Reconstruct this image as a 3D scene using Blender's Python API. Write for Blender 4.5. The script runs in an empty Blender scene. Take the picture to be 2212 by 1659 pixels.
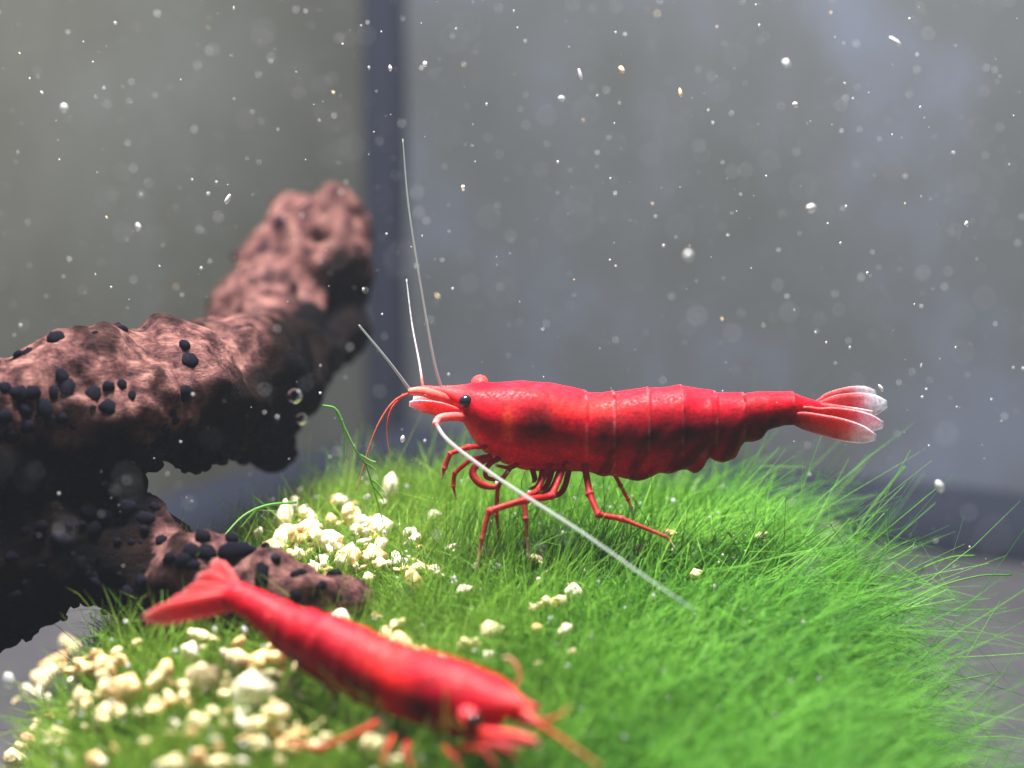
import bpy, bmesh, math, random
import numpy as np
from mathutils import Vector, Matrix, noise

random.seed(7); rng = np.random.default_rng(7)
sc = bpy.context.scene
sc.unit_settings.scale_length = 0.01            # one unit is one centimetre

# ------------------------------------------------------------------ camera
DIST, PITCH, VIEW_W = 12.75, math.radians(10), 5.4
K = VIEW_W / 2212.0                             # cm per pixel of the 2212 px wide photograph, in the plane of focus
FWD = Vector((0, math.cos(PITCH), -math.sin(PITCH)))
UP = Vector((0, math.sin(PITCH), math.cos(PITCH)))
RIGHT = Vector((1, 0, 0))
cam_d = bpy.data.cameras.new("camera"); cam = bpy.data.objects.new("camera", cam_d)
sc.collection.objects.link(cam); sc.camera = cam
cam.location = -DIST * FWD
cam.rotation_euler = (math.radians(90) - PITCH, 0, 0)
cam_d.lens = 36 * DIST / VIEW_W; cam_d.sensor_width = 36
cam_d.clip_start = 0.05; cam_d.clip_end = 400
cam_d.dof.use_dof = True; cam_d.dof.focus_distance = DIST; cam_d.dof.aperture_fstop = 0.285

# ------------------------------------------------------------------ world, lamp, exposure
w = bpy.data.worlds.new("World"); sc.world = w; w.use_nodes = True
bg = w.node_tree.nodes["Background"]
bg.inputs[0].default_value = (0.52, 0.56, 0.64, 1); bg.inputs[1].default_value = 0.42     # dim room round the tank
ld = bpy.data.lights.new("aquarium_lamp", 'AREA'); lamp = bpy.data.objects.new("aquarium_lamp", ld)
sc.collection.objects.link(lamp)
ld.shape = 'RECTANGLE'; ld.size = 5.0; ld.size_y = 2.6; ld.energy = 8600; ld.color = (1.0, 0.95, 0.86)
lamp.location = (-1.3, 0.7, 10.5)
lamp.rotation_euler = (0.0, -0.14, 0)
vs = sc.view_settings; vs.view_transform = 'Standard'; vs.look = 'None'; vs.exposure = 0.12; vs.gamma = 1
sc.render.engine = 'CYCLES'
sc.cycles.use_denoising = True
sc.cycles.max_bounces = 8; sc.cycles.diffuse_bounces = 4; sc.cycles.transparent_max_bounces = 12
sc.cycles.sample_clamp_indirect = 6

# ------------------------------------------------------------------ helpers
def P(px, py, off=0.0):
    """point seen at (px, py) of the photograph, `off` cm beyond the plane of focus"""
    d = DIST + off; k = K * d / DIST
    return FWD * off + RIGHT * ((px - 1106) * k) + UP * ((829.5 - py) * k)

def link(o): sc.collection.objects.link(o); return o
def tag(o, label=None, cat=None, group=None, kind=None):
    for k_, v in (("label", label), ("category", cat), ("group", group), ("kind", kind)):
        if v: o[k_] = v
    return o
def empty(name, loc=(0, 0, 0)):
    o = link(bpy.data.objects.new(name, None)); o.location = loc; o.empty_display_size = 0.1; return o
def mesh_obj(name, verts, faces, m=None, parent=None, smooth=True, cols=None):
    me = bpy.data.meshes.new(name); me.from_pydata([tuple(v) for v in verts], [], faces); me.update()
    if smooth: me.polygons.foreach_set("use_smooth", [True] * len(me.polygons))
    if cols is not None:
        a = me.color_attributes.new("pigment", 'FLOAT_COLOR', 'POINT')
        a.data.foreach_set("color", np.c_[np.asarray(cols, float), np.ones(len(cols))].ravel())
    o = bpy.data.objects.new(name, me); link(o)
    if m: me.materials.append(m)
    if parent: o.parent = parent
    return o

class NT:
    """small node-tree writer"""
    def __init__(self, name):
        self.m = bpy.data.materials.new(name); self.m.use_nodes = True
        self.t = self.m.node_tree; self.b = self.t.nodes["Principled BSDF"]; self.out = self.t.nodes["Material Output"]
    def n(self, typ, **kw):
        x = self.t.nodes.new(typ)
        for k_, v in kw.items():
            if k_.startswith("i_"): x.inputs[k_[2:].replace("_", " ")].default_value = v
            else: setattr(x, k_, v)
        return x
    def l(self, a, b): self.t.links.new(a, b)
    def noise(self, scale, detail=4, rough=0.55, vec=None, stretch=None):
        co = self.n("ShaderNodeTexCoord"); src = co.outputs["Object"]
        if stretch:
            mp = self.n("ShaderNodeMapping"); mp.inputs["Scale"].default_value = stretch
            self.l(src, mp.inputs["Vector"]); src = mp.outputs["Vector"]
        x = self.n("ShaderNodeTexNoise"); x.inputs["Scale"].default_value = scale
        x.inputs["Detail"].default_value = detail; x.inputs["Roughness"].default_value = rough
        self.l(src, x.inputs["Vector"]); return x.outputs["Fac"]
    def ramp(self, fac, stops):
        r = self.n("ShaderNodeValToRGB"); e = r.color_ramp.elements
        while len(e) < len(stops): e.new(0.5)
        for el, (p, c) in zip(e, stops): el.position = p; el.color = (*c, 1)
        self.l(fac, r.inputs["Fac"]); return r.outputs["Color"]
    def mix(self, fac, a, b, mode='MIX'):
        x = self.n("ShaderNodeMix", data_type='RGBA', blend_type=mode)
        if isinstance(fac, (int, float)): x.inputs["Factor"].default_value = fac
        else: self.l(fac, x.inputs["Factor"])
        for s, v in ((6, a), (7, b)):
            if isinstance(v, tuple): x.inputs[s].default_value = (*v, 1)
            else: self.l(v, x.inputs[s])
        return x.outputs[2]
    def bump(self, fac, strength, dist):
        x = self.n("ShaderNodeBump"); x.inputs["Strength"].default_value = strength; x.inputs["Distance"].default_value = dist
        self.l(fac, x.inputs["Height"]); self.l(x.outputs[0], self.b.inputs["Normal"])
    def set(self, **kw):
        for k_, v in kw.items(): self.b.inputs[k_.replace("_", " ")].default_value = v
        return self.m

def mat_pane(name, c0, c1, c2):
    t = NT(name)
    big = t.noise(0.42, 5, 0.6)
    col = t.ramp(big, [(0.32, c0), (0.52, c1), (0.72, c2)])
    streak = t.noise(1.3, 5, 0.6, stretch=(1.5, 1.5, 0.28))
    sf = t.ramp(streak, [(0.55, (0, 0, 0)), (0.9, (.35, .35, .35))])
    t.l(t.mix(sf, col, (c2[0] * 1.35, c2[1] * 1.38, c2[2] * 1.45)), t.b.inputs["Base Color"])
    return t.set(Roughness=0.45, Specular_IOR_Level=0.25)
M = {}
M['pane_olive'] = mat_pane('olive_grey_pane', (0.055, 0.058, 0.050), (0.070, 0.074, 0.070), (0.090, 0.096, 0.096))
M['pane_blue'] = mat_pane('blue_grey_pane', (0.045, 0.050, 0.051), (0.056, 0.063, 0.073), (0.076, 0.087, 0.128))
t = NT('tank_floor'); t.l(t.ramp(t.noise(0.8, 5), [(0.3, (0.026, 0.026, 0.034)), (0.7, (0.048, 0.048, 0.056))]), t.b.inputs["Base Color"])
M['floor'] = t.set(Roughness=0.5)
M['seal'] = NT('black_silicone').set(Base_Color=(0.013, 0.016, 0.028, 1), Roughness=0.9, Specular_IOR_Level=0.1)

def mat_flesh(name, sss=0.55, rough=0.36, trans=0.0):
    t = NT(name); a = t.n("ShaderNodeAttribute", attribute_name="pigment")
    n1 = t.noise(14, 5, 0.6); mod = t.ramp(n1, [(0.3, (0.72, 0.6, 0.6)), (0.7, (1.12, 1.1, 1.1))])
    fine = t.ramp(t.noise(55, 3, 0.6), [(0.36, (0.70, 0.55, 0.6)), (0.62, (1.12, 1.2, 1.15))])
    t.l(t.mix(0.8, t.mix(0.75, a.outputs["Color"], mod, 'MULTIPLY'), fine, 'MULTIPLY'), t.b.inputs["Base Color"])
    t.bump(t.noise(24, 3, 0.5), 0.22, 0.012)
    sp = t.n('ShaderNodeMapRange'); t.l(t.noise(60, 3), sp.inputs[0]); sp.inputs[1].default_value = 0.35; sp.inputs[2].default_value = 0.65; sp.inputs[3].default_value = rough; sp.inputs[4].default_value = rough + 0.35; t.l(sp.outputs[0], t.b.inputs['Roughness'])
    t.b.inputs["Subsurface Radius"].default_value = (1.0, 0.06, 0.08); t.b.inputs["Subsurface Scale"].default_value = 0.26
    return t.set(Subsurface_Weight=sss, Roughness=rough, Transmission_Weight=trans, IOR=1.38, Specular_IOR_Level=0.13)
M['flesh'] = mat_flesh('red_shell', 0.75)
M['limb'] = mat_flesh('red_limb', 0.3, 0.35, 0.12)
M['fan'] = mat_flesh('clear_red_fan', 0.25, 0.3, 0.3); M['fan'].node_tree.nodes['Principled BSDF'].inputs['Alpha'].default_value = 0.8
t = NT('pale_feeler'); a = t.n('ShaderNodeAttribute', attribute_name='pigment'); t.l(a.outputs['Color'], t.b.inputs['Base Color'])
M['feeler'] = t.set(Roughness=0.4, Alpha=0.62, Transmission_Weight=0.45, IOR=1.1, Subsurface_Weight=0.0)
M['eye'] = NT('black_eye').set(Base_Color=(0.008, 0.008, 0.016, 1), Roughness=0.15)
t = NT('driftwood')
n1 = t.noise(3.2, 6, 0.62); n2 = t.noise(11, 5, 0.6)
pink = t.ramp(n2, [(0.34, (0.034, 0.016, 0.022)), (0.5, (0.160, 0.073, 0.073)), (0.68, (0.37, 0.185, 0.170))])
att = t.n("ShaderNodeAttribute", attribute_name="pigment")
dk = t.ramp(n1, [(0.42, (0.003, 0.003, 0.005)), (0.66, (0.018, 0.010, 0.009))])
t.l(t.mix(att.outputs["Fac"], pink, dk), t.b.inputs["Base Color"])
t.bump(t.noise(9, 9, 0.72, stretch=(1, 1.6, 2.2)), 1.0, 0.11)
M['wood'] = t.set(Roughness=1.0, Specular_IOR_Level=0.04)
t = NT('black_nodule'); t.l(t.ramp(t.noise(25, 4), [(0.3, (0.002, 0.002, 0.004)), (0.7, (0.008, 0.008, 0.015))]), t.b.inputs["Base Color"])
M['nodule'] = t.set(Roughness=1.0, Specular_IOR_Level=0.02)
t = NT('green_moss'); a = t.n("ShaderNodeAttribute", attribute_name="pigment")
t.l(a.outputs["Color"], t.b.inputs["Base Color"])
tr = t.n("ShaderNodeBsdfTranslucent"); t.l(a.outputs["Color"], tr.inputs["Color"])
mx = t.n("ShaderNodeMixShader"); mx.inputs[0].default_value = 0.45
t.l(t.b.outputs[0], mx.inputs[1]); t.l(tr.outputs[0], mx.inputs[2]); t.l(mx.outputs[0], t.out.inputs["Surface"])
M['moss'] = t.set(Roughness=0.5, Specular_IOR_Level=0.3)
def mat_crumb(name, a, b, c):
    t = NT(name); t.l(t.ramp(t.noise(16, 5, 0.6), [(0.3, a), (0.5, b), (0.72, c)]), t.b.inputs["Base Color"])
    t.bump(t.noise(28, 5), 0.5, 0.02)
    t.b.inputs["Subsurface Radius"].default_value = (0.6, 0.4, 0.2); t.b.inputs["Subsurface Scale"].default_value = 0.05
    return t.set(Roughness=0.55, Subsurface_Weight=0.2)
M['crumb'] = [mat_crumb('cream_crumb', (0.66, 0.40, 0.13), (0.92, 0.79, 0.46), (0.95, 0.90, 0.70)),
              mat_crumb('tan_crumb', (0.55, 0.20, 0.07), (0.88, 0.55, 0.26), (0.93, 0.80, 0.50)),
              mat_crumb('white_crumb', (0.80, 0.62, 0.36), (0.93, 0.86, 0.70), (0.95, 0.94, 0.88))]
M['pink_crumb'] = mat_crumb('pink_crumb', (0.6, 0.2, 0.15), (0.75, 0.35, 0.28), (0.85, 0.5, 0.42))
M['speck'] = NT('white_speck').set(Alpha=0.7, Base_Color=(0.55, 0.56, 0.60, 1), Roughness=0.3)
M['speck_warm'] = NT('amber_speck').set(Alpha=0.8, Base_Color=(0.85, 0.66, 0.42, 1), Roughness=0.3)
t = NT('air_bubble'); M['bubble'] = t.set(Base_Color=(1, 1, 1, 1), Roughness=0.02, Transmission_Weight=1.0, IOR=0.93)

def catmull(pts, n):
    pts = [Vector(p) for p in pts]
    if len(pts) == 2: return [pts[0].lerp(pts[1], i / (n - 1)) for i in range(n)]
    q = [2 * pts[0] - pts[1]] + pts + [2 * pts[-1] - pts[-2]]
    out = []; m = len(pts) - 1
    for i in range(n):
        u = i / (n - 1) * m; j = min(int(u), m - 1); f = u - j
        a, b, c, d = q[j], q[j + 1], q[j + 2], q[j + 3]
        out.append(0.5 * ((2 * b) + (c - a) * f + (2 * a - 5 * b + 4 * c - d) * f * f + (3 * b - a - 3 * c + d) * f ** 3))
    return out

def tube(pts, radii, n=24, seg=8, smooth=True):
    """tapered tube; radii is a list spread along the path"""
    c = catmull(pts, n) if smooth else [Vector(p) for p in pts]
    n = len(c); rr = np.interp(np.linspace(0, 1, n), np.linspace(0, 1, len(radii)), radii)
    verts, faces = [], []
    nrm = None
    for i in range(n):
        tg = (c[min(i + 1, n - 1)] - c[max(i - 1, 0)]).normalized()
        if nrm is None: nrm = tg.orthogonal().normalized()
        nrm = (nrm - tg * nrm.dot(tg)).normalized(); bn = tg.cross(nrm)
        for j in range(seg):
            a = 2 * math.pi * j / seg
            verts.append(c[i] + (nrm * math.cos(a) + bn * math.sin(a)) * rr[i])
    for i in range(n - 1):
        for j in range(seg):
            j2 = (j + 1) % seg
            faces.append((i * seg + j, i * seg + j2, (i + 1) * seg + j2, (i + 1) * seg + j))
    faces.append(tuple(range(seg))[::-1]); faces.append(tuple((n - 1) * seg + j for j in range(seg)))
    return verts, faces
def grad(n, seg, stops):
    """per-vertex colours along a tube; stops [(t, rgb)]"""
    ts = np.linspace(0, 1, n); p = [s[0] for s in stops]
    c = np.stack([np.interp(ts, p, [s[1][k] for s in stops]) for k in range(3)], 1)
    return np.repeat(c, seg, 0)
def ico(sub=2):
    bm = bmesh.new(); bmesh.ops.create_icosphere(bm, subdivisions=sub, radius=1)
    v = np.array([x.co[:] for x in bm.verts]); f = [tuple(y.index for y in x.verts) for x in bm.faces]; bm.free()
    return v, f
def sstep(a, b, x): t_ = np.clip((x - a) / (b - a), 0, 1); return t_ * t_ * (3 - 2 * t_)

# ------------------------------------------------------------------ setting: the corner of a glass tank
FZ = -2.38
CX, CY = -1.17, 9.0
DR = Vector((math.cos(math.radians(30)), -math.sin(math.radians(30)), 0)); DL = Vector((-DR.y * -1 * -1, 0, 0))
DL = Vector((-math.sin(math.radians(30)), -math.cos(math.radians(30)), 0))
def slab(name, a, b, thick, z0, z1, m, out):
    a, b = Vector(a), Vector(b); o_ = Vector(out) * thick
    v = [a, b, b + o_, a + o_]; vv = [Vector((p.x, p.y, z)) for z in (z0, z1) for p in v]
    f = [(0, 3, 2, 1), (4, 5, 6, 7), (0, 1, 5, 4), (1, 2, 6, 5), (2, 3, 7, 6), (3, 0, 4, 7)]
    return tag(mesh_obj(name, vv, f, m, smooth=False), kind='structure')
corner = Vector((CX, CY, 0))
slab('tank_wall', corner, corner + DR * 16, 0.5, FZ - 0.3, 14, M['pane_blue'], -DL)
slab('tank_wall', corner, corner + DL * 16, 0.5, FZ - 0.3, 14, M['pane_olive'], -DR)
fl = [(-14, -14, FZ), (18, -14, FZ), (18, 12, FZ), (-14, 12, FZ)]
tag(mesh_obj('tank_floor', fl, [(0, 1, 2, 3)], M['floor'], smooth=False), kind='structure')
def seam(p0, p1, r, name='silicone_seam'):
    n = 60; pts = []
    for i in range(n):
        q = Vector(p0).lerp(Vector(p1), i / (n - 1))
        pts.append(q)
    v, f = tube(pts, [r * (1 + 0.03 * math.sin(i * 0.6 + 1)) for i in range(n)], n, 10, smooth=False)
    return tag(mesh_obj(name, v, f, M['seal']), kind='structure')
ins = (DR + DL)
seam(corner + ins * 0.05 + Vector((0, 0, FZ)), corner + ins * 0.05 + Vector((0, 0, 14)), 0.235)
seam(corner + DL * 0.06 + Vector((0, 0, FZ + 0.03)), corner + DL * 0.06 + DR * 15 + Vector((0, 0, FZ + 0.03)), 0.42)
seam(corner + DR * 0.06 + Vector((0, 0, FZ + 0.03)), corner + DR * 0.06 + DL * 15 + Vector((0, 0, FZ + 0.03)), 0.36)

# ------------------------------------------------------------------ moss mound
def wob(x, y, s, ph):
    return (np.sin(x * 2.1 * s + ph) * np.cos(y * 1.7 * s + 1.3 * ph) + 0.6 * np.sin(x * 4.3 * s - y * 3.1 * s + 2.1 * ph) + 0.4 * np.cos(x * 7.7 * s + y * 6.1 * s + 0.7 * ph)) / 2
HY = [-4.2, -3.2, -2.5, -1.2, 0, 1.2, 1.8, 3.0]; HZ = [-2.0, -1.68, -1.5, -1.23, -1.11, -1.02, -1.12, -2.4]
def moss_h(x, y):
    x = np.asarray(x, float); y = np.asarray(y, float)
    base = np.interp(y, HY, HZ) + 0.05 * wob(x, y, 1.0, 0.4) + 0.03 * wob(x, y, 2.2, 2.0)
    rx = np.where(x > 0, np.interp(y, [-3, -1.5, -0.5, 0.5, 1.2, 2.0], [1.52, 1.76, 1.84, 1.78, 1.66, 1.4]), np.interp(y, [-3, -1, 0, 1, 2], [2.12, 2.28, 2.1, 1.55, 1.25]))
    rr = np.abs(x + 0.05) / rx
    return np.maximum(base - 0.05 * sstep(0.2, 1.0, x) * sstep(0.3, 1.0, y) - 4.2 * np.clip(rr - 0.70, 0, 2) ** 2 - 3.4 * np.clip(rr - 0.9, 0, 2) ** 1.15, FZ + 0.002)
def moss_hit(px, py, lift=0.1):
    """where the view ray meets the tips of the moss"""
    p0 = Vector(cam.location); d = (P(px, py, 0) - p0).normalized()
    s = 8.0
    while s < 22:
        q = p0 + d * s
        if q.z < float(moss_h(q.x, q.y)) + lift: return q
        s += 0.03
    return p0 + d * 12.75
def build_moss(N=66000):
    gx, gy = np.meshgrid(np.linspace(-2.8, 2.8, 120), np.linspace(-4.2, 3.2, 140)); gz = moss_h(gx, gy) - 0.03
    V = [np.stack([gx.ravel(), gy.ravel(), gz.ravel()], 1)]; nb = gx.size; W_ = 120
    i, j = np.meshgrid(np.arange(119), np.arange(139)); a = (j * W_ + i).ravel()
    quads = np.stack([a, a + 1, a + 1 + W_, a + W_], 1)
    # roots
    X = rng.uniform(-2.55, 2.5, N * 2); Y = rng.uniform(-3.4, 2.3, N * 2)
    Z = moss_h(X, Y); ok = Z > FZ + 0.06; X, Y = X[ok][:N], Y[ok][:N]; n = len(X); Z = moss_h(X, Y) - 0.03
    e = 0.05
    nx = -(moss_h(X + e, Y) - moss_h(X - e, Y)) / (2 * e); ny = -(moss_h(X, Y + e) - moss_h(X, Y - e)) / (2 * e)
    nrm = np.stack([nx, ny, np.ones(n)], 1); nrm /= np.linalg.norm(nrm, axis=1)[:, None]
    wr = sstep(0.1, 1.3, X + 0.25 * (-Y - 0.8))        # the swept, long-haired right side
    cl = np.stack([wob(X, Y, 2.3, 0.9), wob(X, Y, 2.3, 3.7), 0 * X], 1)
    cl2 = np.stack([wob(X, Y, 5.0, 1.9), wob(X, Y, 5.0, 5.2), 0 * X], 1)
    cl3 = np.stack([wob(X + 0.1 * cl2[:, 1], Y, 9.0, 2.9), wob(X, Y + 0.1 * cl2[:, 0], 9.0, 6.2), 0 * X], 1)
    rnd = rng.normal(0, 1, (n, 3))
    L = rng.uniform(0.16, 0.40, n) * (1 - wr) + rng.uniform(0.15, 0.50, n) * wr
    L *= 1 + 0.35 * np.clip(rng.normal(0, 1, n), -1, 2.5) * 0.6
    L *= 1 + 0.38 * wob(X, Y, 4.0, 7.7) + 0.34 * wob(X, Y, 9.0, 3.3)
    edge = sstep(0.75, 1.0, np.abs(X) / 2.3); L *= 1 - 0.12 * edge * (X > 0); L *= np.where((rng.random(n) < 0.03) & (X > 0.8), 1.35, 1); L *= 1 - 0.25 * sstep(-0.2, -1.0, X)
    up = np.array([0, 0, 1.0])
    d0 = nrm * 0.45 + up * (0.75 - 0.35 * wr)[:, None] + cl * (0.24 + 0.5 * wr)[:, None] + cl2 * (0.2 + 0.3 * wr)[:, None] + cl3 * (0.22 + 0.25 * wr)[:, None] + rnd * (0.22 + 0.2 * wr)[:, None]
    we = sstep(0.72, 0.95, np.abs(X) / 1.8)
    d0 += np.stack([wr * (0.40 - 0.12 * we), -0.12 * wr, 0.0 * we], 1)
    d0 /= np.linalg.norm(d0, axis=1)[:, None]
    wig = rng.normal(0, 1, (n, 3)) * (0.040 + 0.075 * wr)[:, None]
    bend = rnd[:, [1, 2, 0]] * (0.28 + 0.15 * wr)[:, None] + cl * (0.15 + 0.4 * wr)[:, None] + np.stack([wr * (0.45 - 0.2 * we), -0.1 * wr, -0.12 - 0.3 * wr - 0.2 * wr * we], 1)
    S = np.array([0, 0.28, 0.55, 0.8, 1.0]); R = np.array([1, 0.95, 0.8, 0.6, 0.25])
    rad = rng.uniform(0.0020, 0.0040, n) * (1 + 0.15 * wr)
    ctr = np.stack([X, Y, Z], 1)[:, None, :] + L[:, None, None] * (S[None, :, None] * d0[:, None, :] + (S ** 2)[None, :, None] * bend[:, None, :])
    ctr += (np.array([0, 0.5, 1.0, 0.2, -0.9]) * np.array([0, 1, 1, 1, 1]))[None, :, None] * wig[:, None, :] * (L / 0.4)[:, None, None]
    ctr[:, :, 2] = np.maximum(ctr[:, :, 2], FZ + 0.01)
    u = np.cross(d0, np.array([0.3, 0.9, 0.1])); u /= np.linalg.norm(u, axis=1)[:, None]; v = np.cross(d0, u)
    ang = np.array([0, 2.0944, 4.18879])
    off = (np.cos(ang)[None, :, None] * u[:, None, :] + np.sin(ang)[None, :, None] * v[:, None, :])
    pts = ctr[:, :, None, :] + off[:, None, :, :] * (rad[:, None] * R[None, :])[:, :, None, None]
    V.append(pts.reshape(-1, 3)); V = np.concatenate(V)
    b = nb + np.arange(n) * 15; fq = []
    for s in range(4):
        for k in range(3):
            k2 = (k + 1) % 3
            fq.append(np.stack([b + s * 3 + k, b + s * 3 + k2, b + s * 3 + 3 + k2, b + s * 3 + 3 + k], 1))
    Q = np.concatenate([quads] + fq)
    me = bpy.data.meshes.new('moss'); me.vertices.add(len(V)); me.vertices.foreach_set('co', V.ravel())
    me.loops.add(Q.size); me.loops.foreach_set('vertex_index', Q.ravel())
    me.polygons.add(len(Q)); me.polygons.foreach_set('loop_start', np.arange(len(Q)) * 4)
    me.polygons.foreach_set('use_smooth', np.ones(len(Q), bool))
    me.update(calc_edges=True)
    # each filament its own green
    tnt = np.clip(0.5 + 0.35 * wob(X, Y, 1.7, 4.4) + rng.normal(0, 0.4, n), 0, 1)[:, None]
    yel = (sstep(0.5, -1.0, X) * 0.75 * rng.random(n))[:, None]
    c = np.array([0.025, 0.18, 0.008]) * (1 - tnt) + np.array([0.31, 0.62, 0.085]) * tnt
    c = c * (1 - wr[:, None] * np.array([0.22, 0.04, 0.0]))
    c = c * (1 - yel) + np.array([0.42, 0.50, 0.09]) * yel
    C = np.concatenate([np.tile([0.04, 0.13, 0.015], (nb, 1)), np.repeat(c, 15, 0)])
    at = me.color_attributes.new("pigment", 'FLOAT_COLOR', 'POINT'); at.data.foreach_set("color", np.c_[C, np.ones(len(C))].ravel())
    me.materials.append(M['moss'])
    return tag(link(bpy.data.objects.new('moss', me)), 'bright green mound of fine hair-like moss under both shrimps', 'moss', kind='stuff')
build_moss()

# ------------------------------------------------------------------ driftwood
def build_wood():
    chain = [  # px, py, off, radius px
        [(-200, 1010, -.3, 150), (-60, 965, -.3, 165), (60, 925, -.25, 160), (170, 880, -.2, 158), (290, 866, 0, 145), (400, 850, .3, 142), (490, 835, .9, 145), (560, 830, 1.6, 135)],
        [(500, 860, 1.1, 120), (560, 800, 1.9, 118), (575, 715, 2.6, 114), (600, 645, 3.1, 118), (630, 590, 3.3, 116), (668, 540, 3.3, 113), (700, 500, 3.2, 86), (728, 484, 3.1, 72)],
        [(690, 545, 3.0, 105), (716, 566, 2.9, 88), (724, 635, 3.0, 74), (694, 712, 2.7, 90), (652, 775, 2.3, 84), (640, 830, 1.9, 62), (664, 866, 1.8, 28)],
        [(560, 880, 1.5, 100), (590, 930, 1.5, 68), (620, 945, 1.5, 36)],
        [(-220, 1260, -.2, 190), (-60, 1215, -.2, 190), (60, 1165, -.15, 190), (150, 1140, -.1, 160), (210, 1190, 0, 140), (280, 1210, 0, 118)],
        [(30, 1060, -.2, 160), (140, 1030, -.1, 140), (215, 1050, 0, 90)],
        [(225, 1130, -.15, 90), (300, 1200, -.3, 100), (390, 1238, -.5, 92), (480, 1256, -.6, 86), (570, 1268, -.65, 84), (650, 1282, -.65, 80), (710, 1298, -.62, 68), (768, 1314, -.6, 48)],
        [(260, 1270, -.2, 80), (380, 1300, -.5, 62), (500, 1320, -.6, 50)],
    ]
    iv, jf = ico(2); verts, faces = [], []
    for ch in chain:
        pts = []
        for a, b in zip(ch[:-1], ch[1:]):
            m = max(2, int(math.hypot(b[0] - a[0], b[1] - a[1]) / 14))
            for i in range(m): pts.append([a[k] + (b[k] - a[k]) * i / m for k in range(4)])
        pts.append(ch[-1])
        for q in pts:
            c = P(q[0], q[1], q[2]); r = q[3] * K * (DIST + q[2]) / DIST; o = len(verts)
            verts += [c + Vector(x) * r for x in iv]; faces += [tuple(o + i for i in f) for f in jf]
    o = mesh_obj('driftwood', verts, faces)
    rm = o.modifiers.new('r', 'REMESH'); rm.mode = 'VOXEL'; rm.voxel_size = 0.032
    sm = o.modifiers.new('s', 'SMOOTH'); sm.iterations = 8; sm.factor = 0.5
    dg = bpy.context.evaluated_depsgraph_get()
    me = bpy.data.meshes.new_from_object(o.evaluated_get(dg))
    o.modifiers.clear(); o.data = me
    nv = len(me.vertices); co = np.empty(nv * 3); me.vertices.foreach_get('co', co); co = co.reshape(-1, 3)
    no = np.array([v.normal[:] for v in me.vertices])
    disp = np.empty(nv); dark = np.empty(nv)
    cl = Vector(cam.location)
    for i in range(nv):
        p = Vector(co[i])
        a = noise.noise(p * 1.6 + Vector((3, 1, 0))); b = noise.noise(p * 4.0 + Vector((0, 7, 2))); c = noise.noise(p * 10.0); e = noise.noise(p * 21.0)
        r_ = 1 - abs(noise.noise(p * 2.6 + Vector((5, 5, 5)))) * 2
        d_ = (p - cl).dot(FWD); k_ = DIST / d_ / K; qx, qy = 1106 + (p - cl).dot(RIGHT) * k_, 829.5 - (p - cl).dot(UP) * k_
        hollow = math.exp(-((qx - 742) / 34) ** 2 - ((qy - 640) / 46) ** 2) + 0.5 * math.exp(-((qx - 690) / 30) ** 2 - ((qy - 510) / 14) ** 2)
        disp[i] = -0.22 * hollow + 0.085 * a + 0.07 * b + 0.028 * c + 0.013 * e + 0.05 * (r_ - 0.5)
        d = (p - cl).dot(FWD); k = DIST / d / K
        py = 829.5 - (p - cl).dot(UP) * k; px = 1106 + (p - cl).dot(RIGHT) * k
        # lower trunk: black algae film and painted shade; knob hollow and undersides: painted shade
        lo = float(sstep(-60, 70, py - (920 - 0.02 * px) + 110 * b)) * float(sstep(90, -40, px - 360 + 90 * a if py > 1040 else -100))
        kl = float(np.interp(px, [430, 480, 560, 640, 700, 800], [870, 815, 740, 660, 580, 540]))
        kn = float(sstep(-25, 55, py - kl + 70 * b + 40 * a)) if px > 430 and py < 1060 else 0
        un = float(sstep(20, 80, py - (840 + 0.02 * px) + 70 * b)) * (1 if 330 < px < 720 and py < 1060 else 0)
        if px > 330 and py > 1110: lo *= float(sstep(1225, 1330, py - 0.12 * (px - 330) + 80 * b))  # lower branch: lit top left pale, shaded underside painted dark
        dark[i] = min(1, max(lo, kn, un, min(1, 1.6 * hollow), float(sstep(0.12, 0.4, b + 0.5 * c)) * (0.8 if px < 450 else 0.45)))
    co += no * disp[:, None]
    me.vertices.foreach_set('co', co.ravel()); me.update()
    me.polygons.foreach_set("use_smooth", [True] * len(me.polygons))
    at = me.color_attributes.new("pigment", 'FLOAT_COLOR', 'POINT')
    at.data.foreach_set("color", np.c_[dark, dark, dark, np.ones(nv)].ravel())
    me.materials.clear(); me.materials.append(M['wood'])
    tag(o, 'pinkish brown forked driftwood covered in black nodules, on the moss', 'driftwood')
    # nodules: each one a part
    nods = []
    for k in range(5):
        v, f = ico(2); vv = []
        for x in v:
            x = Vector(x); s = 1 + 0.34 * noise.noise(x * 1.5 + Vector((k * 9, 0, 0))) + 0.16 * noise.noise(x * 4 + Vector((k * 5, 3, 0)))
            vv.append(x * s)
        m = bpy.data.meshes.new('nodule'); m.from_pydata(vv, [], f); m.polygons.foreach_set("use_smooth", [True] * len(f)); m.materials.append(M['nodule']); nods.append(m)
    no = np.array([v.normal[:] for v in me.vertices])
    placed = []
    def put(i, rpx, asp=1.0):
        q = Vector(co[i]); nn = Vector(no[i]); r = rpx * K
        ob = link(bpy.data.objects.new('nodule', random.choice(nods))); ob.parent = o
        zq = nn.to_track_quat('Z', 'Y'); ob.rotation_mode = 'QUATERNION'
        ob.rotation_quaternion = zq @ Matrix.Rotation(random.uniform(0, 6.28), 3, 'Z').to_quaternion()
        ob.location = q + nn * r * random.uniform(-0.15, 0.3); ob.scale = (r * asp * random.uniform(.8, 1.35), r, r * random.uniform(0.6, 1.0)); placed.append((q, r))
    cen = np.array(cl)
    rel = co - cen; d = rel @ np.array(FWD); PX = 1106 + (rel @ np.array(RIGHT)) / d * DIST / K; PY = 829.5 - (rel @ np.array(UP)) / d * DIST / K
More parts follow.
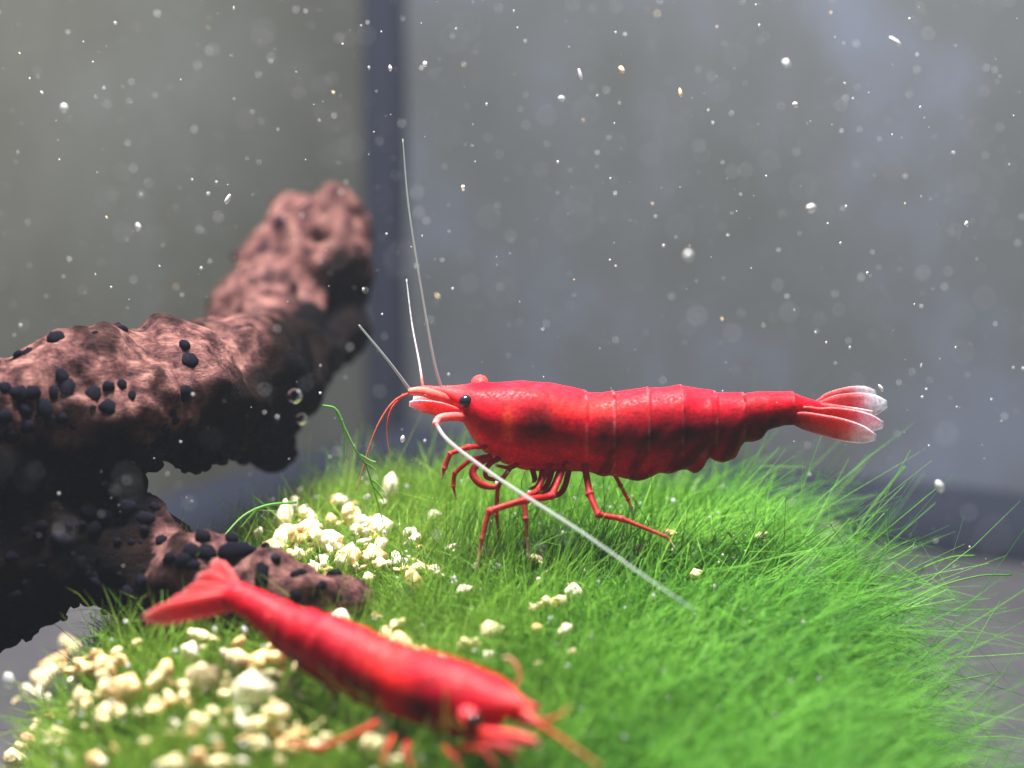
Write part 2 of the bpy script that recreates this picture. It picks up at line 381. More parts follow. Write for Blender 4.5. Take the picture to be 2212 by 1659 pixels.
    facing = -(no * (rel / np.linalg.norm(rel, axis=1)[:, None])).sum(1)
    vis = facing > -0.25
    def nearest(px, py):
        c = (PX - px) ** 2 + (PY - py) ** 2 + np.where(facing > -0.1, 0, 1e6) + (d - d.min()) * 3
        return int(np.argmin(c))
    spots = [(40, 768, 13), (64, 760, 12), (90, 738, 15), (120, 732, 16), (153, 722, 19), (205, 716, 9), (262, 712, 12), (38, 850, 18), (72, 852, 17), (8, 838, 14), (100, 880, 17),
             (140, 835, 16), (128, 815, 14), (5, 905, 16), (60, 920, 17), (20, 940, 18), (108, 905, 14), (205, 850, 17), (235, 838, 13), (260, 832, 12), (410, 775, 22), (398, 745, 14), (365, 845, 20), (395, 850, 18),
             (455, 655, 12), (480, 560, 10), (320, 1072, 13), (330, 1095, 13), (296, 1050, 10), (420, 1188, 19), (432, 1165, 16), (395, 1210, 16), (366, 1208, 14), (452, 1192, 20), (500, 1170, 15), (345, 1165, 13), (415, 1222, 12),
             (575, 1168, 9), (640, 1242, 11), (655, 1235, 10), (725, 1240, 14), (590, 1208, 10), (605, 1300, 14), (560, 1278, 12), (530, 1270, 14), (640, 1290, 11), (700, 1265, 9)]
    for px, py, r in spots: put(nearest(px, py), r)
    for px, py, r, a in ((500, 1196, 20, 1.9), (530, 1192, 16, 1.8), (560, 1240, 15, 2.4)): put(nearest(px, py), r, a)
    cand = np.where(vis & (PX > -40) & (PX < 830))[0]; rng.shuffle(cand)
    for i in cand:
        if len(placed) >= 298: break
        px, py = PX[i], PY[i]
        if px < 330: pr = float(sstep(800, 960, py)) * 0.9 + 0.03
        elif py < 1060: pr = float(sstep(860, 960, py)) * 0.9 * (1 if px < 660 else .3) + (0.012 if px > 450 else 0.03)
        else: pr = 0.015 + 0.9 * float(sstep(0, 50, py - (1262 + 0.15 * (px - 400)))) * (px < 560)
        if random.random() > pr: continue
        r = random.choice([7, 8, 10, 12, 16, 20]) * random.uniform(.85, 1.15); q = Vector(co[i])
        if any((q - b).length < (rb + r * K) * 0.62 for b, rb in placed): continue
        put(i, r)
build_wood()

# ------------------------------------------------------------------ shrimps
#            px    top  bottom half-width
ST = np.array([(1800, 880, 902, 8), (1766, 866, 907, 22), (1730, 855, 913, 31), (1712, 848, 917, 36), (1700, 847, 919, 38), (1655, 845, 927, 45), (1648, 845, 944, 47), (1625, 847, 955, 50), (1606, 850, 955, 53), (1600, 850, 962, 56), (1590, 849, 990, 59),
               (1560, 848, 1000, 64), (1546, 849, 996, 66), (1530, 844, 987, 69), (1520, 842, 1012, 70), (1500, 839, 1024, 73), (1475, 834, 1017, 76), (1464, 834, 1012, 78), (1440, 836, 1027, 80), (1402, 838, 1034, 83), (1370, 842, 1035, 85), (1334, 846, 1033, 86),
               (1300, 849, 1026, 87), (1267, 847, 1019, 88), (1235, 838, 1018, 91), (1199, 830, 1018, 93), (1165, 825, 1018, 93), (1131, 823, 1014, 92), (1087, 825, 999, 88), (1055, 827, 981, 81), (1036, 828, 966, 74), (1020, 829, 945, 64), (1008, 830, 922, 54),
               (996, 831, 902, 43), (980, 832, 880, 30), (962, 833, 862, 18), (945, 833, 852, 11), (925, 832, 845, 7), (912, 831, 838, 3)], float)
SEG_X = [1267, 1326, 1400, 1473, 1546, 1606, 1712]
RED = np.array([0.345, 0.0015, 0.013])
def shrimp_body(parent, slim=1.0, tail=True, tall=1.0, spine=lambda s: (0, 0)):
    nr, seg = 300, 48
    xs = np.linspace(1800 if tail else 1730, 912, nr); o = np.argsort(ST[:, 0]); S_ = ST[o]
    top = np.interp(xs, S_[:, 0], S_[:, 1]); bot = np.interp(xs, S_[:, 0], S_[:, 2]); hw = np.interp(xs, S_[:, 0], S_[:, 3])
    ker = np.array([1, 2, 3, 2, 1]) / 9.0
    for a in (top, bot, hw): a[2:-2] = np.convolve(a, ker, 'valid')
    verts, cols = [], []
    for i, x in enumerate(xs):
        # overlapping plates: each plate flares a little at its rear edge
        flare = 0; line = 0
        for b in SEG_X:
            dd = x - b
            if -46 < dd <= 0: flare = max(flare, 3.4 * (1 + dd / 46) ** 2)
            if abs(dd + 2) < 4.5: line = max(line, 1 - abs(dd + 2) / 4.5)
        t_, b_, h_ = top[i] - flare, bot[i] + flare * 0.4, hw[i] * slim + flare
        m_ = (t_ + b_) / 2; t_, b_ = m_ + (t_ - m_) * tall, m_ + (b_ - m_) * tall; cz = m_ - (b_ - t_) * 0.04; sy, sz = spine((1730 - x) / 818)
        for j in range(seg):
            a = 2 * math.pi * j / seg; ca, sa = math.cos(a), math.sin(a)
            e = 0.88 if ca > 0 else 0.80
            yy = h_ * math.copysign(abs(sa) ** e, sa)
            zz = (cz - t_) * ca if ca > 0 else (b_ - cz) * ca
            if ca < -0.1: yy *= 1 - 0.22 * (-ca - 0.1)
            q = Vector((x * 0.02, yy * 0.03, zz * 0.03))
            am = float(sstep(1250, 1330, x)) * float(sstep(0.35, -0.4, ca))
            bump_ = 2.2 * noise.noise(q * 1.1) + am * (9.0 * noise.noise(Vector((x * 0.03 - zz * 0.018, zz * 0.012, 3 + np.sign(yy) * 5))))
            sc_ = 1 + bump_ / 90
            py = cz - zz
            verts.append(((1300 - x) * K, yy * sc_ * K + sy, (920 - (cz - zz * sc_)) * K + sz))
            # pigment
            n1 = noise.noise(q * 1.2 + Vector((4, 0, 0))); n2 = noise.noise(q * 3.1)
            c = RED * (1 + 0.3 * n1 + 0.25 * n2) * (1 - 0.6 * am * float(sstep(-0.05, 0.25, noise.noise(Vector((x * 0.03 - zz * 0.018, zz * 0.012, 3 + np.sign(yy) * 5)))))) 
            band = math.exp(-((py - (915 + 0.02 * (x - 1300))) / 42) ** 2) * float(sstep(1265, 1300, x)) * (0.75 + 0.5 * n1)
            org = math.exp(-(((x - 1165) / 46) ** 2 + ((py - 893) / 40) ** 2)) * (0.9 + 0.4 * n2)
            c = c * (1 - 0.86 * min(1, max(0, band))) * (1 - 0.90 * min(1, max(0, org)))
            fold = math.exp(-((py - 900) / 30) ** 2 - ((x - 1098) / 12) ** 2)
            c = c * (1 - fold * .6) + np.array([0.75, 0.09, 0.03]) * fold * .6
            org2 = math.exp(-((py - 868) / 14) ** 2) * float(sstep(1170, 1220, x)) * float(sstep(1400, 1280, x))
            c = c + np.array([0.16, 0.012, 0.0]) * org2
            lobe = 0
            for b in SEG_X[1:]:
                u_ = abs((x - b) + 0.42 * (py - 930) - 4)
                lobe = max(lobe, (1 - u_ / 9) if u_ < 9 else 0)
            c = c * (1 - 0.55 * lobe * float(sstep(925, 960, py + 0.14 * (x - 1300))))
            glow = float(sstep(0.0, -0.7, ca)) * float(sstep(1500, 1300, x)); c = c * (1 + 1.0 * glow)  # belly glow: light through the body, painted into the colour
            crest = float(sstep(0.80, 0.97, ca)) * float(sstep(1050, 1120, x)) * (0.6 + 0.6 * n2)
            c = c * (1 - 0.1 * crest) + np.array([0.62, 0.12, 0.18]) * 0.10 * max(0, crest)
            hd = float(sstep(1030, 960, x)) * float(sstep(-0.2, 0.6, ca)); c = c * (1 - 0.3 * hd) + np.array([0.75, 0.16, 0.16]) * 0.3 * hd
            if line > 0:
                w_ = line * (0.09 + 0.35 * n2) * float(sstep(-0.9, 0.1, ca)); c = c * (1 - w_) + np.array([0.78, 0.30, 0.34]) * w_
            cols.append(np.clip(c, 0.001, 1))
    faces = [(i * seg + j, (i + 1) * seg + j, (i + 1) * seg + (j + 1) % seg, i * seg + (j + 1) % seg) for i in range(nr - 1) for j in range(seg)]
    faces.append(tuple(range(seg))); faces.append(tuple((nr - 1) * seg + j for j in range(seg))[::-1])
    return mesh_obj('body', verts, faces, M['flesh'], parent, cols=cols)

def blade(parent, name, base, tip, side, width, thick, stops, m, shape=None, cup=0.0, label=None, rim_k=0.42):
    """flattened lens-section blade from base to tip; side = direction of its breadth"""
    base, tip, side = Vector(base), Vector(tip), Vector(side); ax = tip - base; side = (side - ax.normalized() * side.dot(ax.normalized())).normalized()
    nn = ax.cross(side).normalized(); n, seg = 22, 14; shape = shape or [0.35, 0.75, 1.0, 1.0, 0.8, 0.15]
    verts = []
    for i in range(n):
        u = i / (n - 1); wv = width * np.interp(u, np.linspace(0, 1, len(shape)), shape); tk = thick * (1 - 0.75 * u)
        for j in range(seg):
            a = 2 * math.pi * j / seg
            verts.append(base + ax * u + side * (wv * math.cos(a)) + nn * (tk * math.sin(a) + cup * math.sin(u * math.pi) + 0.15 * tk * math.sin(5 * math.acos(max(-1, min(1, math.cos(a)))))))
    faces = [(i * seg + j, i * seg + (j + 1) % seg, (i + 1) * seg + (j + 1) % seg, (i + 1) * seg + j) for i in range(n - 1) for j in range(seg)]
    faces.append(tuple(range(seg))[::-1]); faces.append(tuple((n - 1) * seg + j for j in range(seg)))
    cols = grad(n, seg, stops).reshape(n, seg, 3)
    rim = np.abs(np.cos(2 * np.pi * np.arange(seg) / seg)) ** 6
    pale = np.array([0.82, 0.66, 0.68]); rk = (rim_k * np.linspace(0.15, 1.0, n))[:, None, None] * rim[None, :, None]; cols = cols * (1 - rk) + pale * rk
    o = mesh_obj(name, verts, faces, m, parent, cols=cols.reshape(-1, 3))
    if label: o['label'] = label
    return o

LEG = [(0, (0.28, 0.006, 0.010)), (0.6, (0.22, 0.016, 0.016)), (0.9, (0.28, 0.06, 0.045)), (1, (0.8, 0.55, 0.45))]
WHITE_TIP = [(0, (0.5, 0.03, 0.03)), (0.55, (0.55, 0.08, 0.06)), (0.68, (0.85, 0.75, 0.72)), (1, (0.85, 0.85, 0.85))]
PALE = [(0, (0.62, 0.26, 0.28)), (0.06, (0.52, 0.46, 0.52)), (1, (0.48, 0.60, 0.56))]
BROWN = [(0, (0.55, 0.05, 0.04)), (0.5, (0.42, 0.10, 0.06)), (1, (0.45, 0.20, 0.14))]
def limb(parent, name, pts, radii, stops, n=40, seg=8, m='limb', joints=True):
    jt = []
    if joints and len(pts) > 2:        # straight articles with rounded knees
        jt = [(2 * i_ - 0.5) / (2 * len(pts) - 3) for i_ in range(1, len(pts) - 1)]
        q = [Vector(pts[0])]
        for i in range(1, len(pts) - 1):
            a, b, c = Vector(pts[i - 1]), Vector(pts[i]), Vector(pts[i + 1])
            q += [b.lerp(a, 0.14), b.lerp(c, 0.14)]
        q.append(Vector(pts[-1])); pts = q
    ts_ = np.linspace(0, 1, n); jw = sum((np.exp(-((ts_ - j_) / 0.035) ** 2) for j_ in jt), np.zeros(n))
    rad_ = np.interp(ts_, np.linspace(0, 1, len(radii)), radii) * (0.72 + 0.32 * jw)
    if not jt: rad_ = rad_ / 0.72 * 0.8
    v, f = tube(pts, list(rad_), n, seg)
    cg = grad(n, seg, stops); jw = np.repeat(np.clip(jw, 0, 1), seg)[:, None] * 0.28; cg = cg * (1 - jw) + np.array([0.48, 0.12, 0.13]) * jw
    if stops is PALE: m = 'feeler'
    return mesh_obj(name, v, f, M[m], parent, cols=cg)

def eye(parent, pos, r, out, stalk_from):
    pos, out = Vector(pos), Vector(out).normalized()
    v, f = tube([stalk_from, Vector(stalk_from).lerp(pos, 0.6), pos + out * r * 0.15], [r * 0.95, r * 1.3, r * 1.28, r * 0.9], 12, 14)
    st = mesh_obj('eyestalk', v, f, M['flesh'], parent, cols=np.tile([0.52, 0.05, 0.06], (len(v), 1)))
    iv, jf = ico(3); e = mesh_obj('eye', [pos + out * r * 0.45 + Vector(x) * r for x in iv], jf, M['eye'], st); return st

# --- the large shrimp walking over the moss, side on
def frame(fwd, up, at):
    x = fwd.normalized(); z = (up - x * up.dot(x)).normalized(); y = z.cross(x)
    return Matrix(((x.x, y.x, z.x, at.x), (x.y, y.y, z.y, at.y), (x.z, y.z, z.z, at.z), (0, 0, 0, 1)))
s1 = empty('shrimp'); M1 = frame(-RIGHT, Vector((0, -0.02, 1)), P(1300, 920, 0)); s1.matrix_world = M1; I1 = M1.inverted()
tag(s1, 'large red shrimp in side view standing over the moss, tail to the right', 'shrimp', 'red shrimps')
def L1(px, py, y=0.0): return I1 @ P(px, py, -y)
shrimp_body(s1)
eye(s1, L1(1008, 866, 0.125), 0.036, (0.25, 1, 0.05), L1(1030, 866, 0.075))
eye(s1, L1(1034, 822, -0.15), 0.036, (0.0, -1, -0.25), L1(1040, 838, -0.08))
# antennal scales, peduncles, mouth limbs
for sgn in (1, -1):
    blade(s1, 'antennal_scale', L1(998, 893, 0.10 * sgn), L1(884 if sgn > 0 else 892, 872 if sgn > 0 else 862, 0.10 * sgn), (0, 0.25 * sgn, 1), 0.043, 0.012,
          [(0, (0.62, 0.03, 0.04)), (0.7, (0.66, 0.12, 0.13)), (0.9, (0.70, 0.45, 0.5)), (1, (0.75, 0.72, 0.82))], M['limb'], [0.5, 0.8, 1, 0.95, 0.8, 0.35], rim_k=0.5)
    limb(s1, 'antennule_base', [L1(1000, 868, 0.06 * sgn), L1(955, 858, 0.055 * sgn), L1(915, 846, 0.05 * sgn), L1(882, 846, 0.05 * sgn)], [0.045, 0.042, 0.034, 0.022], [(0, (0.6, 0.03, 0.03)), (1, (0.66, 0.2, 0.17))], joints=False, n=20, seg=12)
limb(s1, 'antenna_base', [L1(1016, 905, 0.11), L1(985, 900, 0.16), L1(950, 904, 0.20), L1(940, 918, 0.24)], [0.035, 0.03, 0.027, 0.022], [(0, (0.6, 0.02, 0.03)), (1, (0.72, 0.25, 0.25))], joints=False, n=20, seg=10)
limb(s1, 'antenna_base', [L1(1010, 880, -0.10), L1(975, 858, -0.14), L1(955, 838, -0.16)], [0.035, 0.03, 0.02], [(0, (0.6, 0.02, 0.03)), (1, (0.7, 0.2, 0.2))], joints=False, n=16, seg=10)
A = 'antenna'
a_ = limb(s1, A, [L1(941, 915, 0.24), L1(972, 955, 0.36), L1(1060, 1022, 0.55), L1(1145, 1078, 0.72), L1(1260, 1152, 0.95), L1(1385, 1240, 1.2), L1(1500, 1318, 1.45)], [0.0125, 0.012, 0.0115, 0.011, 0.009, 0.0065, 0.003], PALE, 70, joints=False)
a_['label'] = 'pale antenna swept back across the legs and over the moss'
limb(s1, A, [L1(953, 838, -0.16), L1(936, 772, -0.15), L1(906, 600, -0.15), L1(882, 440, -0.15), L1(870, 300, -0.15)], [0.011, 0.0095, 0.007, 0.006, 0.003], PALE, 60, joints=False)
N_ = 'antennule'
limb(s1, N_, [L1(914, 840, -0.05), L1(906, 785, -0.12), L1(890, 700, -0.2), L1(878, 603, -0.25)], [0.010, 0.007, 0.005, 0.0025], [(0, (0.6, 0.05, 0.05)), (0.12, (0.62, 0.15, 0.15)), (0.3, (0.7, 0.55, 0.62)), (1, (0.7, 0.7, 0.8))], 50, joints=False)
limb(s1, N_, [L1(886, 843, 0.05), L1(840, 781, 0.10), L1(775, 702, 0.15)], [0.011, 0.008, 0.006], PALE, 40, joints=False)
limb(s1, N_, [L1(886, 848, 0.05), L1(850, 868, 0.1), L1(818, 915, 0.12), L1(795, 975, 0.12), L1(770, 1060, 0.1)], [0.010, 0.007, 0.006, 0.005, 0.003], BROWN, 50, joints=False)
limb(s1, N_, [L1(872, 852, -0.05), L1(845, 885, -0.08), L1(836, 930, -0.1), L1(843, 990, -0.1)], [0.009, 0.006, 0.0045, 0.0025], BROWN, 40, joints=False)
W = 'walking_leg'; r0 = 0
limb(s1, W, [L1(1222, 1000, 0.12), L1(1192, 1072, 0.28), L1(1135, 1080, 0.38), L1(1057, 1104, 0.42), L1(1041, 1165, 0.44), L1(1030, 1236, 0.44)], [0.022, 0.024, 0.024, 0.022, 0.015, 0.006], LEG, 60)
limb(s1, W, [L1(1190, 1000, 0.10), L1(1160, 1062, 0.22), L1(1131, 1075, 0.30), L1(1136, 1120, 0.33), L1(1142, 1212, 0.34)], [0.02, 0.02, 0.02, 0.017, 0.007], LEG, 50)
limb(s1, W, [L1(1262, 1000, 0.10), L1(1274, 1068, 0.2), L1(1293, 1112, 0.28), L1(1341, 1120, 0.3), L1(1440, 1160, 0.33), L1(1458, 1185, 0.33)], [0.025, 0.024, 0.023, 0.018, 0.012, 0.005], LEG, 60)
limb(s1, W, [L1(1322, 1015, -0.12), L1(1340, 1048, -0.2), L1(1357, 1080, -0.25), L1(1364, 1095, -0.27), L1(1368, 1122, -0.28)], [0.016, 0.015, 0.013, 0.012, 0.005], WHITE_TIP, 40)
limb(s1, W, [L1(1110, 1000, -0.1), L1(1075, 1050, -0.2), L1(1073, 1115, -0.26), L1(1078, 1185, -0.28)], [0.018, 0.017, 0.014, 0.007], LEG, 40)
C_ = 'claw_leg'
limb(s1, C_, [L1(1050, 965, 0.12), L1(1012, 966, 0.2), L1(972, 980, 0.22), L1(960, 1012, 0.22), L1(954, 1035, 0.21)], [0.018, 0.019, 0.017, 0.02, 0.006], LEG, 40)
limb(s1, C_, [L1(1058, 985, 0.10), L1(1018, 992, 0.14), L1(982, 1022, 0.15), L1(979, 1050, 0.15), L1(986, 1080, 0.15)], [0.018, 0.017, 0.016, 0.017, 0.005], LEG, 40)
Mx = 'mouth_limb'
limb(s1, Mx, [L1(1060, 985, 0.1), L1(1027, 1008, 0.16), L1(1022, 1026, 0.18), L1(1040, 1046, 0.2), L1(1068, 1052, 0.2), L1(1074, 1040, 0.2)], [0.024, 0.022, 0.026, 0.027, 0.018, 0.01], LEG, 40, joints=False)
limb(s1, Mx, [L1(1085, 985, 0.05), L1(1055, 1005, 0.1), L1(1050, 1030, 0.12), L1(1078, 1035, 0.12), L1(1098, 1018, 0.1)], [0.022, 0.018, 0.016, 0.014, 0.008], LEG, 36, joints=False)
limb(s1, Mx, [L1(1120, 1000, 0.06), L1(1100, 1010, 0.1), L1(1070, 1005, 0.1)], [0.02, 0.016, 0.009], LEG, 24, joints=False)
for k_, (a, b, c) in enumerate((((1232, 1005), (1212, 1064), (1160, 1078)), ((1214, 1005), (1192, 1055), (1164, 1068)), ((1196, 1005), (1180, 1050), (1155, 1061)), ((1174, 1005), (1164, 1046), (1143, 1057)), ((1147, 1005), (1155, 1033), (1150, 1043)))):
    limb(s1, 'swimmeret' if k_ < 0 else 'folded_leg', [L1(*a, 0.02), L1(*b, 0.08), L1(*c, 0.10)], [0.02, 0.019, 0.008], LEG, 24, joints=False)
# tail fan
FAN = [(0, (0.44, 0.01, 0.02)), (0.52, (0.46, 0.03, 0.04)), (0.66, (0.58, 0.14, 0.17)), (0.78, (0.74, 0.62, 0.74)), (1, (0.84, 0.86, 0.98))]
blade(s1, 'telson', L1(1740, 882, 0), L1(1884, 892, 0.0), (0, 1, 0.9), 0.058, 0.03, FAN, M['fan'], [0.95, 0.95, 0.9, 0.75, 0.6, 0.35])
blade(s1, 'uropod', L1(1722, 893, 0.06), L1(1908, 918, 0.16), (0, 0.3, 1), 0.068, 0.018, FAN, M['fan'], [0.6, 0.8, 0.75, 0.95, 1.0, 1.0, 0.92, 0.74, 0.28])
blade(s1, 'uropod', L1(1712, 903, 0.07), L1(1892, 945, 0.24), (0, 0.3, 1), 0.066, 0.018, FAN, M['fan'], [0.5, 0.8, 0.9, 0.95, 1.0, 1.0, 0.92, 0.74, 0.28])
blade(s1, 'uropod', L1(1752, 882, -0.04), L1(1916, 873, -0.14), (0, -0.3, 1), 0.070, 0.018, FAN, M['fan'], [0.35, 0.5, 0.8, 0.95, 1.0, 1.0, 0.92, 0.74, 0.28])
blade(s1, 'uropod', L1(1750, 880, -0.05), L1(1892, 850, -0.24), (0, -0.3, 1), 0.066, 0.018, FAN, M['fan'], [0.3, 0.5, 0.85, 0.95, 1.0, 1.0, 0.92, 0.74, 0.28])

# --- the nearer shrimp, seen from above, head towards the camera
pa, pb = P(500, 1290, -1.42), P(1172, 1566, -2.33)
fw = (pb - pa); side_v = RIGHT * -0.57 + UP * -0.57 - FWD * 0.59; upv = side_v.cross(fw).normalized()
if upv.z < 0: upv = -upv
scale2 = fw.length / ((1730 - 912) * K)
M2 = frame(fw, upv, Vector((0, 0, 0)))
mid = M2.to_3x3() @ Vector(((1300 - 1730) * K * scale2, 0, (920 - 883) * K * scale2))
M2.translation = pa - mid
s2 = empty('shrimp'); s2.matrix_world = M2 @ Matrix.Scale(scale2, 4); I2 = s2.matrix_world.inverted()
tag(s2, 'red shrimp nearest the lens seen from above, head pointing down to the right', 'shrimp', 'red shrimps')
def L2(px, py, off): return I2 @ P(px, py, off * 0.93 - 0.0)
shrimp_body(s2, 0.84, False, 0.84, lambda s: (0.0, 0.02 * math.exp(-s * 9)))
e1, e2 = Vector((0.69, 0.16, 0.13)), Vector((0.69, -0.17, 0.13))
cd_ = I2.to_3x3() @ (-FWD)
cd_.normalize()
eye(s2, L2(1019, 1556, -2.56), 0.036, cd_ + Vector((0.2, 0.55, 0)), L2(1004, 1538, -2.38))
eye(s2, L2(1092, 1484, -2.3), 0.040, (0.5, -1, 0.3), L2(1046, 1520, -2.32))
for k_, (bx, by, bo, tx, ty, to) in enumerate(((1030, 1590, -2.5, 1166, 1610, -2.75), (1075, 1530, -2.3, 1170, 1572, -2.5))):
    blade(s2, 'antennal_scale', L2(bx, by, bo), L2(tx, ty, to), (0.1, 1, 0.1), 0.034, 0.012, [(0, (0.64, 0.02, 0.03)), (0.8, (0.68, 0.08, 0.09)), (1, (0.84, 0.6, 0.62))], M['limb'], [0.6, 0.9, 1, 0.9, 0.75, 0.3])
    limb(s2, 'antennule_base', [L2(bx + 10, by - 6, bo), L2((bx + tx) / 2 + 8, (by + ty) / 2 - 10, (bo + to) / 2), L2(tx - 6, ty - 8, to)], [0.04, 0.036, 0.02], [(0, (0.64, 0.02, 0.03)), (1, (0.68, 0.14, 0.12))], joints=False, n=16, seg=10)
ORG = [(0, (0.42, 0.04, 0.02)), (1, (0.34, 0.13, 0.05))]
limb(s2, N_, [L2(1164, 1565, -2.5), L2(1205, 1590, -2.62), L2(1250, 1622, -2.8), L2(1300, 1660, -3.0)], [0.018, 0.014, 0.010, 0.008], ORG, 30, joints=False)
limb(s2, N_, [L2(1164, 1560, -2.5), L2(1200, 1550, -2.45), L2(1235, 1525, -2.4)], [0.017, 0.012, 0.005], ORG, 24, joints=False)
limb(s2, A, [L2(1075, 1500, -2.2), L2(1118, 1478, -2.1), L2(1120, 1446, -2.05), L2(1103, 1424, -2.0), L2(1086, 1420, -2.0)], [0.008, 0.010, 0.011, 0.012, 0.006], [(0, (0.5, 0.06, 0.04)), (0.6, (0.40, 0.10, 0.06)), (1, (0.75, 0.5, 0.4))], 30, joints=False)
limb(s2, W, [L2(815, 1560, -2.15), L2(775, 1582, -2.25), L2(690, 1618, -2.3), L2(640, 1608, -2.3), L2(586, 1582, -2.25)], [0.022, 0.022, 0.022, 0.018, 0.007], ORG, 40)
limb(s2, W, [L2(850, 1590, -2.2), L2(838, 1615, -2.35), L2(826, 1648, -2.4), L2(815, 1700, -2.4)], [0.022, 0.02, 0.018, 0.01], ORG, 30)
limb(s2, W, [L2(880, 1605, -2.3), L2(876, 1630, -2.45), L2(890, 1658, -2.5), L2(910, 1710, -2.5)], [0.024, 0.024, 0.02, 0.01], LEG, 30)
limb(s2, W, [L2(960, 1615, -2.4), L2(985, 1640, -2.55), L2(1000, 1690, -2.6)], [0.024, 0.022, 0.012], LEG, 30)
limb(s2, C_, [L2(1000, 1615, -2.5), L2(1045, 1620, -2.7), L2(1068, 1650, -2.75), L2(1080, 1700, -2.75)], [0.024, 0.024, 0.02, 0.012], LEG, 30)
limb(s2, C_, [L2(1010, 1600, -2.5), L2(1060, 1606, -2.7), L2(1105, 1625, -2.8), L2(1120, 1650, -2.8)], [0.022, 0.022, 0.018, 0.008], LEG, 30)
FAN2 = [(0, (0.58, 0.02, 0.03)), (0.6, (0.62, 0.03, 0.04)), (0.9, (0.66, 0.08, 0.09)), (1, (0.7, 0.3, 0.3))]
for nm, tip, wd, th in (('uropod', (308, 1337, -1.62), 0.062, .03), ('uropod', (352, 1318, -1.55), 0.075, .03), ('telson', (395, 1285, -1.42), 0.075, .04), ('uropod', (425, 1248, -1.35), 0.075, .03), ('uropod', (460, 1212, -1.3), 0.062, .03)):
    b0 = L2(512, 1292, -1.55); tp = L2(*tip); ax = (tp - b0).normalized(); sd_ = ax.cross(I2.to_3x3() @ (-FWD)).normalized()
    blade(s2, nm, b0, tp, sd_, wd, th, FAN2, M['fan'], [0.9, 0.95, 1.0, 1.0, 0.9, 0.3], rim_k=0.15)

# ------------------------------------------------------------------ crumbs of food on the moss
crumb_meshes = {}
def crumb_mesh(kind, k, m):
    key = (kind, k)
    if key not in crumb_meshes:
        r = random.Random(k * 17 + len(kind)); bm = bmesh.new()
        lobes = r.randint(1, 2) if kind.startswith('lump') else r.randint(5, 8)
        for l_ in range(lobes):
            s_ = 0.95 if l_ == 0 and lobes < 3 else r.uniform(0.28, 0.55)
            c = Vector((0, 0, 0)) if l_ == 0 else Vector((r.uniform(-.6, .6), r.uniform(-.5, .5), r.uniform(-.5, .5)))
            ax = Matrix.Rotation(r.uniform(0, 6.3), 3, 'X') @ Matrix.Rotation(r.uniform(0, 6.3), 3, 'Z'); fl = Vector((1.15, r.uniform(.7, 1), r.uniform(.35, .8)))
            if lobes < 3 and l_ == 0: ax = Matrix.Identity(3); fl = Vector((1, .9, 1))
            new = []
            for q_ in range(22):
                d = Vector((r.gauss(0, 1), r.gauss(0, 1), r.gauss(0, 1))).normalized() * r.uniform(0.72, 1.05)
                new.append(bm.verts.new(c + ax @ Vector((d.x * fl.x, d.y * fl.y, d.z * fl.z)) * s_))
            bmesh.ops.convex_hull(bm, input=new)
        for vv_ in [x for x in bm.verts if not x.link_faces]: bm.verts.remove(vv_)
        bmesh.ops.bevel(bm, geom=list(bm.edges), offset=0.06 if lobes < 3 else 0.025, segments=2, affect='EDGES', clamp_overlap=True)
        bmesh.ops.triangulate(bm, faces=bm.faces[:])
        ph = Vector((r.uniform(0, 50), 0, 0))
        for x in bm.verts: x.co *= 1 + 0.10 * noise.noise(x.co * 3.5 + ph) + 0.08 * noise.noise(x.co * 8 + ph)
        bm.verts.index_update(); v = [x.co.copy() for x in bm.verts]; f = [tuple(y.index for y in x.verts) for x in bm.faces]; bm.free()
        me = bpy.data.meshes.new('food_crumb'); me.from_pydata(v, [], f); me.polygons.foreach_set('use_smooth', [True] * len(f)); me.materials.append(m)
        crumb_meshes[key] = me
    return crumb_meshes[key]
def crumb(px, py, wpx, hpx, mi, label, kind='lump', lift=0.16, tilt=None, name='food_crumb', group='food crumbs on the moss'):
    q = moss_hit(px, py, lift); sc_ = K * (q - Vector(cam.location)).dot(FWD) / DIST
    m = M['crumb'][mi] if isinstance(mi, int) else mi
    o = link(bpy.data.objects.new(name, crumb_mesh(kind + str(mi), random.randint(0, 6), m)))
    o.location = q; o.rotation_euler = (random.uniform(-.3, .3), tilt if tilt is not None else random.uniform(-.5, .5), random.uniform(-.5, .5))
    sc_ *= 1.25 if group.startswith('small') else 1.45
    o.scale = (wpx * sc_, (wpx + hpx) / 2 * sc_, hpx * sc_)
    return tag(o, label, 'crumb', group)
